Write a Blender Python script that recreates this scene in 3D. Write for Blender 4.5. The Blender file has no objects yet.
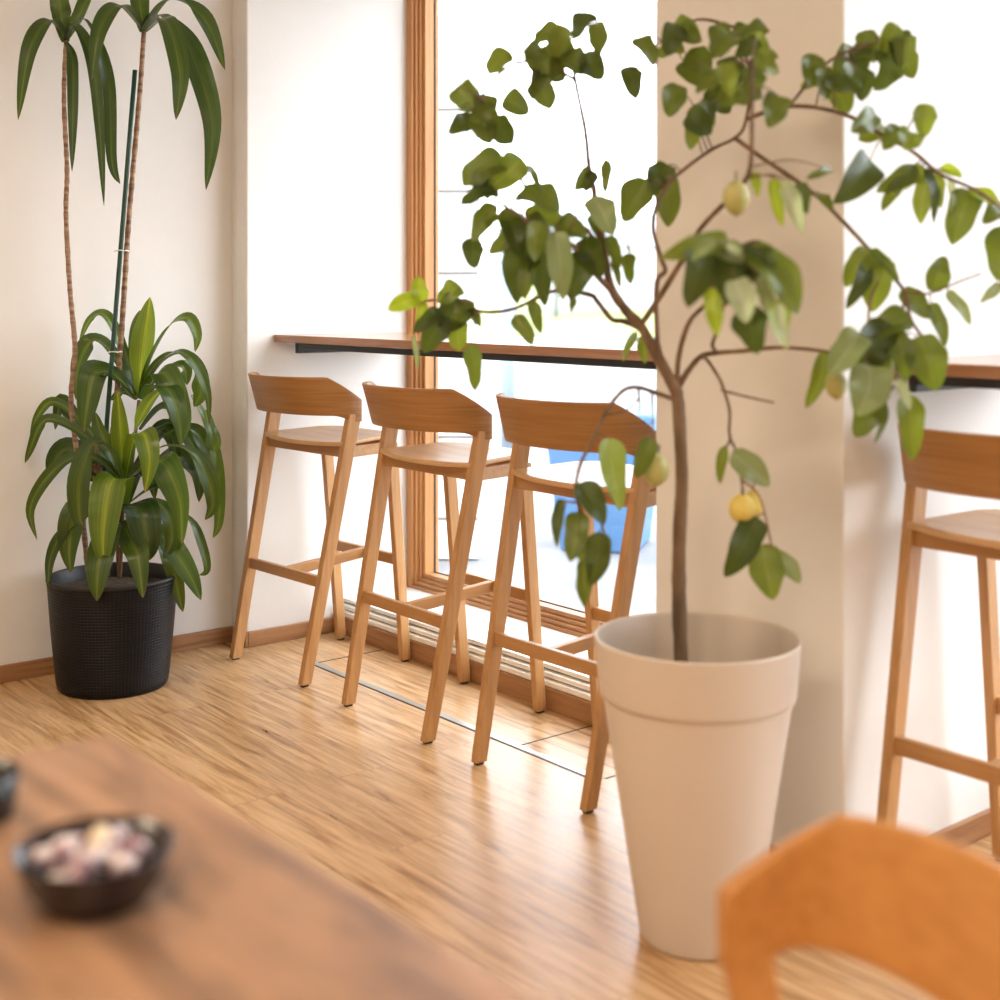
import bpy, bmesh, math, random
from mathutils import Vector
random.seed(7)
S = bpy.context.scene
C = S.collection
F, H, HZ = 1333.0, 1.25, 298.0
AX, AY = .6295, .7770          # camera right axis in the room; forward axis = (-AY, AX)

def P(px, py, d):
    """room point that lies at depth d behind photo pixel (px, py)"""
    r = (px - 500) / F * d
    return Vector((AX * r - AY * d, AY * r + AX * d, H - (py - HZ) / F * d))

# ------------------------------------------------------------------ materials
def mat(name, col=(.8, .8, .8), rough=.5, metal=0, spec=.5, coat=0):
    m = bpy.data.materials.new(name); m.use_nodes = True
    b = m.node_tree.nodes['Principled BSDF']
    b.inputs['Base Color'].default_value = (*col, 1)
    b.inputs['Roughness'].default_value = rough
    b.inputs['Metallic'].default_value = metal
    b.inputs['Specular IOR Level'].default_value = spec
    b.inputs['Coat Weight'].default_value = coat
    return m
def nd(m, t, **kw):
    n = m.node_tree.nodes.new(t)
    for k, v in kw.items():
        if k in n.inputs: n.inputs[k].default_value = v
        else: setattr(n, k, v)
    return n
def lk(m, a, b): m.node_tree.links.new(a, b)
def bsdf(m): return m.node_tree.nodes['Principled BSDF']
def ramp(m, stops):
    r = nd(m, 'ShaderNodeValToRGB'); e = r.color_ramp.elements
    while len(e) < len(stops): e.new(.5)
    for k, (p, c) in enumerate(stops):
        e[k].position = p; e[k].color = (*c, 1)
    return r

def wood(name, dark, light, scale, rough=.42, coat=0, spec=.4, mid=None):
    m = mat(name, light, rough, spec=spec, coat=coat)
    tc = nd(m, 'ShaderNodeTexCoord'); mp = nd(m, 'ShaderNodeMapping'); mp.inputs['Scale'].default_value = scale
    lk(m, tc.outputs['Object'], mp.inputs['Vector'])
    n1 = nd(m, 'ShaderNodeTexNoise', Scale=1.0, Detail=6.0, Roughness=.6, Distortion=.4)
    lk(m, mp.outputs[0], n1.inputs['Vector'])
    r = ramp(m, [(.3, dark), (.52, mid or [(a + 2 * b) / 3 for a, b in zip(dark, light)]), (.7, light)])
    lk(m, n1.outputs['Fac'], r.inputs[0]); lk(m, r.outputs[0], bsdf(m).inputs['Base Color'])
    bp = nd(m, 'ShaderNodeBump', Strength=.06, Distance=.002); lk(m, n1.outputs['Fac'], bp.inputs['Height'])
    lk(m, bp.outputs[0], bsdf(m).inputs['Normal'])
    return m

M = {}
BD, BL = (.365, .172, .055), (.50, .265, .098)
M['beech_v'] = wood('beech upright grain', (.41, .205, .072), (.55, .305, .123), (55, 55, 3), .4)
M['beech_h'] = wood('beech level grain', BD, BL, (3, 60, 60), .38, spec=.45)
M['beech_back'] = wood('beech back veneer', (.30, .135, .04), (.42, .212, .073), (2.2, 5, 85), .38, spec=.45)
M['beech_y'] = wood('beech grain front to back', BD, BL, (60, 3, 60), .4)
M['beech_seat'] = wood('beech seat veneer', (.52, .29, .12), (.66, .41, .2), (3, 40, 40), .3, spec=.5)
M['chair'] = wood('warm beech', (.46, .2, .05), (.58, .27, .075), (4, 60, 60), .4)
M['pine'] = wood('window pine', (.44, .19, .06), (.60, .30, .11), (45, 45, 2.5), .4)
M['pine_h'] = wood('window pine level grain', (.36, .16, .055), (.52, .27, .11), (2.5, 45, 45), .4)
M['counter'] = wood('counter walnut', (.25, .105, .04), (.42, .2, .082), (2, 30, 30), .2, coat=.35, spec=.6)
M['skirt'] = wood('skirting oak', (.26, .12, .05), (.42, .22, .1), (3, 3, 40), .45)
M['table'] = wood('table oak', (.12, .072, .048), (.44, .25, .14), (3.5, 20, 20), .32, spec=.4, mid=(.35, .195, .108))
M['black'] = mat('black metal', (.012, .012, .014), .45)
M['strip'] = mat('brushed metal strip', (.42, .42, .4), .35, metal=.8)
M['dark'] = mat('dark rubber', (.03, .025, .02), .6)
M['aluminium'] = mat('white lacquered metal', (.87, .86, .82), .35)
M['gap'] = mat('shadow gap seal', (.06, .045, .035), .7)
M['sill'] = mat('white stone sill', (.82, .82, .8), .3)

def wallmat(name, col):
    m = mat(name, col, .85, spec=.2)
    tc = nd(m, 'ShaderNodeTexCoord')
    n = nd(m, 'ShaderNodeTexNoise', Scale=1.3, Detail=4.0, Roughness=.55); lk(m, tc.outputs['Object'], n.inputs['Vector'])
    r = ramp(m, [(.3, [c * .93 for c in col]), (.7, col)])
    lk(m, n.outputs['Fac'], r.inputs[0]); lk(m, r.outputs[0], bsdf(m).inputs['Base Color'])
    n2 = nd(m, 'ShaderNodeTexNoise', Scale=55.0, Detail=3.0); lk(m, tc.outputs['Object'], n2.inputs['Vector'])
    bp = nd(m, 'ShaderNodeBump', Strength=.12, Distance=.003); lk(m, n2.outputs['Fac'], bp.inputs['Height'])
    lk(m, bp.outputs[0], bsdf(m).inputs['Normal'])
    return m
M['wall'] = wallmat('warm white plaster', (.82, .81, .785))
M['ceiling'] = wallmat('white ceiling paint', (.8, .78, .74))

def floormat():
    m = mat('oak plank floor', (.5, .3, .15), .3, spec=.5)
    tc = nd(m, 'ShaderNodeTexCoord')
    br = nd(m, 'ShaderNodeTexBrick', Scale=1.0)
    br.offset = .37; br.inputs['Brick Width'].default_value = 1.25; br.inputs['Row Height'].default_value = .155
    br.inputs['Mortar Size'].default_value = .0012; br.inputs['Bias'].default_value = 0
    br.inputs['Color1'].default_value = (0, 0, 0, 1); br.inputs['Color2'].default_value = (1, 1, 1, 1); br.inputs['Mortar'].default_value = (.5, .5, .5, 1)
    lk(m, tc.outputs['Object'], br.inputs['Vector'])
    mp = nd(m, 'ShaderNodeMapping'); mp.inputs['Scale'].default_value = (3.6, 44, 1); lk(m, tc.outputs['Object'], mp.inputs['Vector'])
    sh = nd(m, 'ShaderNodeVectorMath', operation='MULTIPLY_ADD'); sh.inputs[1].default_value = (7, 13, 5)
    lk(m, br.outputs['Color'], sh.inputs[0]); lk(m, mp.outputs[0], sh.inputs[2])
    n = nd(m, 'ShaderNodeTexNoise', Scale=1.0, Detail=7.0, Roughness=.62, Distortion=.7); lk(m, sh.outputs[0], n.inputs['Vector'])
    r = ramp(m, [(.27, (.24, .115, .045)), (.43, (.50, .295, .135)), (.57, (.66, .43, .225)), (.75, (.76, .54, .32))])
    lk(m, n.outputs['Fac'], r.inputs[0])
    hv = nd(m, 'ShaderNodeMix', data_type='RGBA', blend_type='MULTIPLY'); hv.inputs[0].default_value = .35
    r2 = ramp(m, [(0, (.72, .68, .62)), (1, (1.1, 1.08, 1.05))]); lk(m, br.outputs['Color'], r2.inputs[0])
    lk(m, r.outputs[0], hv.inputs[6]); lk(m, r2.outputs[0], hv.inputs[7])
    jt = nd(m, 'ShaderNodeMix', data_type='RGBA'); jt.inputs[7].default_value = (.12, .06, .03, 1)
    k = nd(m, 'ShaderNodeMath', operation='MULTIPLY'); k.inputs[1].default_value = .4; lk(m, br.outputs['Fac'], k.inputs[0])
    lk(m, k.outputs[0], jt.inputs[0]); lk(m, hv.outputs[2], jt.inputs[6]); lk(m, jt.outputs[2], bsdf(m).inputs['Base Color'])
    rr = nd(m, 'ShaderNodeMapRange'); rr.inputs[3].default_value = .22; rr.inputs[4].default_value = .40
    lk(m, n.outputs['Fac'], rr.inputs[0]); lk(m, rr.outputs[0], bsdf(m).inputs['Roughness'])
    bp = nd(m, 'ShaderNodeBump', Strength=.08, Distance=.002); lk(m, n.outputs['Fac'], bp.inputs['Height']); lk(m, bp.outputs[0], bsdf(m).inputs['Normal'])
    return m
M['floor'] = floormat()

def glassmat():
    m = bpy.data.materials.new('window glass'); m.use_nodes = True
    nt = m.node_tree; nt.nodes.remove(bsdf(m)); out = nt.nodes['Material Output']
    tr = nd(m, 'ShaderNodeBsdfTransparent'); gl = nd(m, 'ShaderNodeBsdfGlossy', Roughness=.02)
    lw = nd(m, 'ShaderNodeLayerWeight', Blend=.5); pw = nd(m, 'ShaderNodeMath', operation='POWER'); pw.inputs[1].default_value = 5
    fr = nd(m, 'ShaderNodeMath', operation='MULTIPLY_ADD'); fr.inputs[1].default_value = .9; fr.inputs[2].default_value = .04
    mx = nd(m, 'ShaderNodeMixShader'); lk(m, lw.outputs['Facing'], pw.inputs[0]); lk(m, pw.outputs[0], fr.inputs[0])
    lk(m, fr.outputs[0], mx.inputs[0]); lk(m, tr.outputs[0], mx.inputs[1]); lk(m, gl.outputs[0], mx.inputs[2]); lk(m, mx.outputs[0], out.inputs[0])
    return m
M['glass'] = glassmat()

def leafmat(name, stops, trans, tmix, rough=.3, back=None, bump=.15, vein=14.):
    """leaf coloured across its width (u) with a paler or duller underside"""
    m = mat(name, (.1, .2, .03), rough, spec=.5)
    uv = nd(m, 'ShaderNodeUVMap'); sp = nd(m, 'ShaderNodeSeparateXYZ'); lk(m, uv.outputs[0], sp.inputs[0])
    tc = nd(m, 'ShaderNodeTexCoord')
    n = nd(m, 'ShaderNodeTexNoise', Scale=9.0, Detail=3.0); lk(m, tc.outputs['Object'], n.inputs['Vector'])
    a = nd(m, 'ShaderNodeMath', operation='MULTIPLY_ADD'); a.inputs[1].default_value = .22; a.inputs[2].default_value = -.11
    lk(m, n.outputs['Fac'], a.inputs[0])
    c = nd(m, 'ShaderNodeMath', operation='SUBTRACT'); c.inputs[1].default_value = .5; lk(m, sp.outputs[0], c.inputs[0])
    ab = nd(m, 'ShaderNodeMath', operation='ABSOLUTE'); lk(m, c.outputs[0], ab.inputs[0])
    s2 = nd(m, 'ShaderNodeMath', operation='MULTIPLY_ADD'); s2.inputs[1].default_value = 2; lk(m, ab.outputs[0], s2.inputs[0]); lk(m, a.outputs[0], s2.inputs[2])
    r = ramp(m, stops); lk(m, s2.outputs[0], r.inputs[0])
    colr = r.outputs[0]
    if vein > 8:
        cm = nd(m, 'ShaderNodeCombineXYZ'); mu = nd(m, 'ShaderNodeMath', operation='MULTIPLY'); mu.inputs[1].default_value = 11
        lk(m, sp.outputs[0], mu.inputs[0]); lk(m, mu.outputs[0], cm.inputs[0]); lk(m, sp.outputs[1], cm.inputs[1])
        oz = nd(m, 'ShaderNodeSeparateXYZ'); lk(m, tc.outputs['Object'], oz.inputs[0]); lk(m, oz.outputs[0], cm.inputs[2])
        sn = nd(m, 'ShaderNodeTexNoise', Scale=1.6, Detail=2.0); lk(m, cm.outputs[0], sn.inputs['Vector'])
        sr = ramp(m, [(.34, (.55, .62, .6)), (.5, (1, 1, 1)), (.66, (1.7, 1.5, 1.1))]); lk(m, sn.outputs['Fac'], sr.inputs[0])
        sm = nd(m, 'ShaderNodeMix', data_type='RGBA', blend_type='MULTIPLY'); sm.inputs[0].default_value = 1
        lk(m, colr, sm.inputs[6]); lk(m, sr.outputs[0], sm.inputs[7]); colr = sm.outputs[2]
    if vein > 8:
        tv = nd(m, 'ShaderNodeMapRange'); tv.inputs[1].default_value = .93; tv.inputs[2].default_value = .995; tv.inputs[4].default_value = .85
        lk(m, sp.outputs[1], tv.inputs[0]); tb = nd(m, 'ShaderNodeMix', data_type='RGBA'); tb.inputs[7].default_value = (.22, .12, .05, 1)
        lk(m, tv.outputs[0], tb.inputs[0]); lk(m, colr, tb.inputs[6]); colr = tb.outputs[2]
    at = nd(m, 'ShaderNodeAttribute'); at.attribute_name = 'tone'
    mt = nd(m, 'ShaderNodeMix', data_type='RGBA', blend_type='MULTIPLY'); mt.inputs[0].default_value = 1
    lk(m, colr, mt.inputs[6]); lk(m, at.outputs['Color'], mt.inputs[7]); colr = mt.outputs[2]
    if back:
        g = nd(m, 'ShaderNodeNewGeometry'); mb = nd(m, 'ShaderNodeMix', data_type='RGBA'); mb.inputs[7].default_value = (*back, 1)
        lk(m, g.outputs['Backfacing'], mb.inputs[0]); lk(m, colr, mb.inputs[6]); colr = mb.outputs[2]
    lk(m, colr, bsdf(m).inputs['Base Color'])
    w = nd(m, 'ShaderNodeTexWave', Scale=vein, Distortion=1.0); w.bands_direction = 'X' if vein > 8 else 'Y'
    lk(m, uv.outputs[0], w.inputs['Vector'])
    bp = nd(m, 'ShaderNodeBump', Strength=bump, Distance=.003); lk(m, w.outputs['Fac'], bp.inputs['Height']); lk(m, bp.outputs[0], bsdf(m).inputs['Normal'])
    t = nd(m, 'ShaderNodeBsdfTranslucent'); t.inputs[0].default_value = (*trans, 1)
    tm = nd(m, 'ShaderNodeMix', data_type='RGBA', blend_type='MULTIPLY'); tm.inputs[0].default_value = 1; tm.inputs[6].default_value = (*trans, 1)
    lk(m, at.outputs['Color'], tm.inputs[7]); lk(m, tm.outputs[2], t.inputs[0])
    mx = nd(m, 'ShaderNodeMixShader'); mx.inputs[0].default_value = tmix
    lk(m, bsdf(m).outputs[0], mx.inputs[1]); lk(m, t.outputs[0], mx.inputs[2])
    lk(m, mx.outputs[0], m.node_tree.nodes['Material Output'].inputs[0])
    return m
M['drac'] = leafmat('striped corn plant leaf', [(0., (.15, .21, .036)), (.14, (.088, .148, .024)), (.3, (.044, .092, .016)), (1., (.028, .066, .013))], (.2, .3, .03), .25, .24)
M['lemonleaf'] = leafmat('lemon leaf', [(0., (.2, .25, .05)), (.1, (.12, .17, .025)), (1., (.095, .145, .02))], (.30, .35, .028), .34, .3, back=(.16, .2, .06), vein=5.)

def bark(name, a, b, sc=(30, 30, 9)):
    m = mat(name, a, .8)
    tc = nd(m, 'ShaderNodeTexCoord'); mp = nd(m, 'ShaderNodeMapping'); mp.inputs['Scale'].default_value = sc; lk(m, tc.outputs['Object'], mp.inputs['Vector'])
    n = nd(m, 'ShaderNodeTexNoise', Scale=1.0, Detail=5.0); lk(m, mp.outputs[0], n.inputs['Vector'])
    r = ramp(m, [(.35, a), (.65, b)]); lk(m, n.outputs['Fac'], r.inputs[0]); lk(m, r.outputs[0], bsdf(m).inputs['Base Color'])
    bp = nd(m, 'ShaderNodeBump', Strength=.4, Distance=.004); lk(m, n.outputs['Fac'], bp.inputs['Height']); lk(m, bp.outputs[0], bsdf(m).inputs['Normal'])
    return m
M['bark'] = bark('lemon bark', (.10, .06, .032), (.24, .15, .085))
M['cane'] = bark('ringed cane bark', (.17, .095, .06), (.46, .3, .19), (10, 10, 70))
M['greenstem'] = mat('green stem', (.075, .08, .03), .6)
M['stake'] = mat('dark green stake', (.012, .055, .035), .4)
M['tie'] = mat('white plastic tie', (.85, .85, .85), .4)
M['soil'] = bark('potting soil', (.03, .02, .014), (.12, .09, .06), (60, 60, 60))
M['whitepot'] = mat('cream plastic', (.65, .565, .48), .32, spec=.5)

def lemonskin(name, a, b):
    m = mat(name, a, .4)
    tc = nd(m, 'ShaderNodeTexCoord'); n = nd(m, 'ShaderNodeTexNoise', Scale=22.0, Detail=2.0); lk(m, tc.outputs['Object'], n.inputs['Vector'])
    r = ramp(m, [(.35, a), (.65, b)]); lk(m, n.outputs['Fac'], r.inputs[0]); lk(m, r.outputs[0], bsdf(m).inputs['Base Color'])
    bp = nd(m, 'ShaderNodeBump', Strength=.2, Distance=.002); n2 = nd(m, 'ShaderNodeTexNoise', Scale=260.0); lk(m, tc.outputs['Object'], n2.inputs['Vector'])
    lk(m, n2.outputs['Fac'], bp.inputs['Height']); lk(m, bp.outputs[0], bsdf(m).inputs['Normal'])
    return m
M['lemon_green'] = lemonskin('green lemon skin', (.36, .36, .1), (.47, .44, .16))
M['lemon_yellow'] = lemonskin('yellow lemon skin', (.62, .46, .075), (.70, .56, .14))

def wickermat():
    m = mat('black woven plastic', (.022, .022, .026), .36, spec=.2)
    uv = nd(m, 'ShaderNodeUVMap')
    br = nd(m, 'ShaderNodeTexBrick', Scale=1.0); br.offset = 0.
    br.inputs['Brick Width'].default_value = 1.; br.inputs['Row Height'].default_value = .5; br.inputs['Mortar Size'].default_value = .2; br.inputs['Mortar Smooth'].default_value = 1.
    br.inputs['Color1'].default_value = br.inputs['Color2'].default_value = (1, 1, 1, 1); br.inputs['Mortar'].default_value = (0, 0, 0, 1)
    lk(m, uv.outputs[0], br.inputs['Vector'])
    bp = nd(m, 'ShaderNodeBump', Strength=.6, Distance=.004); lk(m, br.outputs['Color'], bp.inputs['Height']); lk(m, bp.outputs[0], bsdf(m).inputs['Normal'])
    r = ramp(m, [(0, (.002, .002, .003)), (1, (.011, .011, .014))]); lk(m, br.outputs['Color'], r.inputs[0]); lk(m, r.outputs[0], bsdf(m).inputs['Base Color'])
    return m
M['wicker'] = wickermat()

# ------------------------------------------------------------------ mesh helpers
class MB:
    def __init__(s): s.v = []; s.f = []; s.uv = {}; s.tone = []
    def add(s, vs, fs):
        o = len(s.v); s.v += [Vector(v) for v in vs]; s.f += [[i + o for i in f] for f in fs]; return o
    def hexa(s, a):   # 8 points: 4 bottom ccw, 4 top ccw
        s.add(a, [(3, 2, 1, 0), (4, 5, 6, 7), (0, 1, 5, 4), (1, 2, 6, 5), (2, 3, 7, 6), (3, 0, 4, 7)])
    def box(s, x0, x1, y0, y1, z0, z1):
        s.hexa([(x0, y0, z0), (x1, y0, z0), (x1, y1, z0), (x0, y1, z0), (x0, y0, z1), (x1, y0, z1), (x1, y1, z1), (x0, y1, z1)])
    def post(s, p0, h0, p1, h1):   # level-cut tapered post; h = half sizes in x, y
        q = []
        for p, h in ((p0, h0), (p1, h1)):
            q += [(p[0] - h[0], p[1] - h[1], p[2]), (p[0] + h[0], p[1] - h[1], p[2]), (p[0] + h[0], p[1] + h[1], p[2]), (p[0] - h[0], p[1] + h[1], p[2])]
        s.hexa(q)
    def bar(s, p0, p1, w, h):      # level rail; w across, h vertical
        a, b = Vector(p0), Vector(p1); t = (b - a).normalized(); n = Vector((-t.y, t.x, 0)).normalized() * w / 2; u = Vector((0, 0, h / 2))
        s.hexa([a + n - u, a - n - u, b - n - u, b + n - u, a + n + u, a - n + u, b - n + u, b + n + u])
    def tube(s, pts, rad, n=10, cap=True):
        pts = [Vector(p) for p in pts]; ring = []; ref = None
        for i, p in enumerate(pts):
            t = (pts[min(i + 1, len(pts) - 1)] - pts[max(i - 1, 0)]).normalized()
            if ref is None: ref = Vector((1, 0, 0)) if abs(t.x) < .9 else Vector((0, 1, 0))
            ref = (ref - t * ref.dot(t)).normalized(); b = t.cross(ref)
            r = rad[i] if isinstance(rad, (list, tuple)) else rad
            ring.append(s.add([p + ref * r * math.cos(2 * math.pi * k / n) + b * r * math.sin(2 * math.pi * k / n) for k in range(n)], []))
        for i in range(len(pts) - 1):
            for k in range(n):
                s.f.append([ring[i] + k, ring[i] + (k + 1) % n, ring[i + 1] + (k + 1) % n, ring[i + 1] + k])
        if cap:
            s.f.append([ring[0] + k for k in range(n)][::-1]); s.f.append([ring[-1] + k for k in range(n)])
    def lathe(s, prof, c=(0, 0, 0), n=64, uvrep=None):
        c = Vector(c); L = [0]
        for i in range(1, len(prof)): L.append(L[-1] + math.dist(prof[i], prof[i - 1]))
        rings = []
        for r, z in prof:
            rings.append(s.add([c + Vector((r * math.cos(2 * math.pi * k / n), r * math.sin(2 * math.pi * k / n), z)) for k in range(n)], []))
        for i in range(len(prof) - 1):
            for k in range(n):
                if uvrep: s.uv[len(s.f)] = [(k / n * uvrep[0], L[i] * uvrep[1]), ((k + 1) / n * uvrep[0], L[i] * uvrep[1]), ((k + 1) / n * uvrep[0], L[i + 1] * uvrep[1]), (k / n * uvrep[0], L[i + 1] * uvrep[1])]
                s.f.append([rings[i] + k, rings[i] + (k + 1) % n, rings[i + 1] + (k + 1) % n, rings[i + 1] + k])
        return rings
    def build(s, name, m, parent=None, smooth=False, bevel=0, loc=None, sub=0, solid=0):
        me = bpy.data.meshes.new(name); me.from_pydata([tuple(v) for v in s.v], [], s.f); me.update()
        if s.uv:
            ul = me.uv_layers.new(name='UVMap')
            for i, p in enumerate(me.polygons):
                if i in s.uv:
                    for j, l in enumerate(p.loop_indices): ul.data[l].uv = s.uv[i][j]
        if s.tone:
            ca = me.color_attributes.new('tone', 'FLOAT_COLOR', 'POINT')
            for i, t in enumerate(s.tone): ca.data[i].color = (*t, 1)
        me.materials.append(m); o = bpy.data.objects.new(name, me); C.objects.link(o)
        if not s.tone:
            bm = bmesh.new(); bm.from_mesh(me); bmesh.ops.recalc_face_normals(bm, faces=bm.faces); bm.to_mesh(me); bm.free()
        if smooth:
            for p in me.polygons: p.use_smooth = True
        if parent: o.parent = parent
        if loc: o.location = loc
        if solid:
            mo = o.modifiers.new('thickness', 'SOLIDIFY'); mo.thickness = solid; mo.offset = 0
        if bevel:
            mo = o.modifiers.new('soft edge', 'BEVEL'); mo.width = bevel; mo.segments = 2; mo.limit_method = 'ANGLE'; mo.angle_limit = math.radians(40)
        if sub:
            mo = o.modifiers.new('smooth', 'SUBSURF'); mo.levels = sub; mo.render_levels = sub
        return o

def spline(pts, n):
    """Catmull-Rom through points (Vectors of any size)"""
    out = []; q = [pts[0]] + list(pts) + [pts[-1]]
    for i in range(1, len(q) - 2):
        a, b, c, d = q[i - 1], q[i], q[i + 1], q[i + 2]
        for k in range(n):
            t = k / n
            out.append(.5 * ((2 * b) + (c - a) * t + (2 * a - 5 * b + 4 * c - d) * t * t + (3 * b - a - 3 * c + d) * t ** 3))
    out.append(pts[-1].copy()); return out

def tag(o, label, cat, group=None):
    o['label'] = label; o['category'] = cat
    if group: o['group'] = group
    return o
def thing(name, label, cat, loc=(0, 0, 0), rz=0, group=None):
    o = bpy.data.objects.new(name, None); C.objects.link(o); o.location = loc; o.rotation_euler = (0, 0, rz); o.empty_display_size = .1
    return tag(o, label, cat, group)
def struct(o):
    o['kind'] = 'structure'; return o
def copy_tree(o, parent=None):
    c = o.copy(); C.objects.link(c)
    if parent: c.parent = parent
    for ch in list(o.children): copy_tree(ch, c)
    return c
def sbox(name, m, b, bevel=0):
    q = MB(); q.box(*b); return struct(q.build(name, m, bevel=bevel))

# ------------------------------------------------------------------ room
CEIL = 2.85
XL, XP0, XP1, XP2, XP3, XP4, XR = -4.39, -4.28, -2.248, -1.705, .45, 1.0, 5.0
YP, YW, YO, YB = 2.30, 3.032, 3.12, -5.0
sbox('floor', M['floor'], (XL - .2, XR + .2, YB - .2, YO, -.12, 0))
sbox('ceiling', M['ceiling'], (XL - .2, XR + .2, YB - .2, YO, CEIL, CEIL + .12))
sbox('wall_left', M['wall'], (XL - .2, XL, YB, YP + .02, 0, CEIL))
sbox('wall_corner', M['wall'], (XL - .2, XP0, YP, YO, 0, CEIL), .006)
sbox('wall_center', M['wall'], (XP1, XP2, YP, YO, 0, CEIL), .006)
sbox('wall_right', M['wall'], (XP3, XP4, YP, YO, 0, CEIL), .006)
sbox('wall_end', M['wall'], (XR, XR + .2, YB, YO, 0, CEIL))
sbox('wall_back', M['wall'], (XL, XR, YB - .2, YB, 0, CEIL))
WT = 2.62
for x0, x1, nm in ((XP0, XP1, 'wall_lintel'), (XP2, XP3, 'wall_lintel.001'), (XP4, XR, 'wall_lintel.002')):
    sbox(nm, M['wall'], (x0, x1, YP + .25, YO, WT, CEIL))
# skirting
SK = .056
def skirt(name, b): sbox(name, M['skirt'], b, .003)
skirt('baseboard_left', (XL, XL + .014, YB, YP, 0, SK))
skirt('baseboard_corner', (XL + .014, XP0 + .014, YP - .014, YP, 0, SK))
skirt('baseboard_reveal', (XP0, XP0 + .014, YP, 2.66, 0, SK))
skirt('baseboard_center', (XP1 - .014, XP2 + .014, YP - .014, YP, 0, SK))
skirt('baseboard_right', (XP2, XP2 + .014, YP, 2.95, 0, SK))

def window(k, x0, x1):
    zb = .12
    w = struct(bpy.data.objects.new('window_%d' % k, None)); C.objects.link(w)
    def frame(nm, a, z0, z1, wd, y0, y1, m):
        q = MB()
        q.box(x0 + a, x0 + a + wd, y0, y1, z0, z1); q.box(x1 - a - wd, x1 - a, y0, y1, z0, z1)
        return q, (x0 + a + wd, x1 - a - wd)
    YF = YW + .066
    # outer frame, then three stepped sash mouldings
    a, zz = 0., zb - .02
    for i, (wd, hb, y0) in enumerate(((.036, .034, YW - .036), (.012, .014, YW - .024), (.012, .014, YW - .012), (.015, .017, YW))):
        q, (xa, xb) = frame('f', a, zz, WT, wd, y0, YF, None)
        q.build('window_frame' if i == 0 else 'sash', M['pine'], w, bevel=.003)
        q = MB(); q.box(xa, xb, y0, YF, zz, zz + hb); q.box(xa, xb, y0, YF, WT - hb, WT)
        q.build('window_frame' if i == 0 else 'sash', M['pine_h'], w, bevel=.003)
        a += wd; zz += hb
    q = MB(); e = .003
    q.box(x0 + a, x0 + a + e, YW + .044, YW + .05, zz, WT - .1); q.box(x1 - a - e, x1 - a, YW + .044, YW + .05, zz, WT - .1); q.box(x0 + a, x1 - a, YW + .044, YW + .05, zz, zz + e)
    q.build('seal', M['gap'], w)
    q = MB(); q.box(x0 + a, x1 - a, YW + .05, YW + .062, zz, WT - .1)
    q.build('window_pane', M['glass'], w)
for k, (x0, x1) in enumerate(((XP0, XP1), (XP2, XP3), (XP4, XR))):
    window(k + 1, x0, x1)
    n = '' if k == 0 else '.%03d' % k
    sbox('baseboard_window' + n, M['skirt'], (x0, x1, 2.66 if k == 0 else 2.95, YW - .02, 0, .066), .003)
    if k: continue
    # white ledge above the plinth, stepped back in three profiles with dark strips standing in for the shade in their gaps
    sbox('trim_ledge' + n, M['aluminium'], (x0, x1, 2.668, YW - .03, .0664, .084), .003)
    sbox('trim_joint' + n, M['gap'], (x0, x1, 2.69, YW - .03, .084, .0875))
    sbox('trim_profile' + n, M['aluminium'], (x0, x1, 2.682, YW - .03, .0875, .103), .003)
    sbox('trim_groove' + n, M['gap'], (x0, x1, 2.708, YW - .03, .103, .107))
    sbox('trim_sill' + n, M['sill'], (x0, x1, 2.70, YW - .03, .107, .122), .003)
# metal strip and the joints of the floor hatch
q = MB(); q.box(-3.945, -2.523, 2.368, 2.39, 0, .0015); struct(q.build('trim_strip', M['strip']))
q = MB(); q.box(-3.945, -2.523, 2.361, 2.368, 0, .0012); struct(q.build('trim_edge', M['gap']))
for i, x in enumerate((-3.945, -2.86, -2.523)):
    q = MB(); q.box(x, x + .005, 2.395, 2.66, 0, .001); struct(q.build('trim_seam' + ('' if i == 0 else '.%03d' % i), M['gap']))

# ------------------------------------------------------------------ bar counters
def counter(x0, x1, label, bx):
    t = thing('bar_counter', label, 'counter', ((x0 + x1) / 2, 2.7, 1.09), 0, 'bar counters under the windows')
    L = (x1 - x0) / 2 - .002
    q = MB(); q.box(-L, L, -.29, .245, 0, .027); q.build('countertop', M['counter'], t, bevel=.002)
    q = MB(); q.box(-L + bx + .0205, L - bx - .0205, -.262, -.222, -.022, -.0005); q.build('support_rail', M['black'], t, bevel=.003)
    for s in (-1, 1):
        xx = s * (L - bx - .01)
        q = MB(); q.box(xx - .01, xx + .01, -.262, .2, -.038, -.0005); q.build('bracket', M['black'], t, bevel=.003)
    return t
counter(XP0, XP1, 'long wooden bar counter on black metal rail behind the row of three stools', .1)
counter(XP2, XP3, 'wooden bar counter on black metal rail right of the broad pier', .06)

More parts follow.
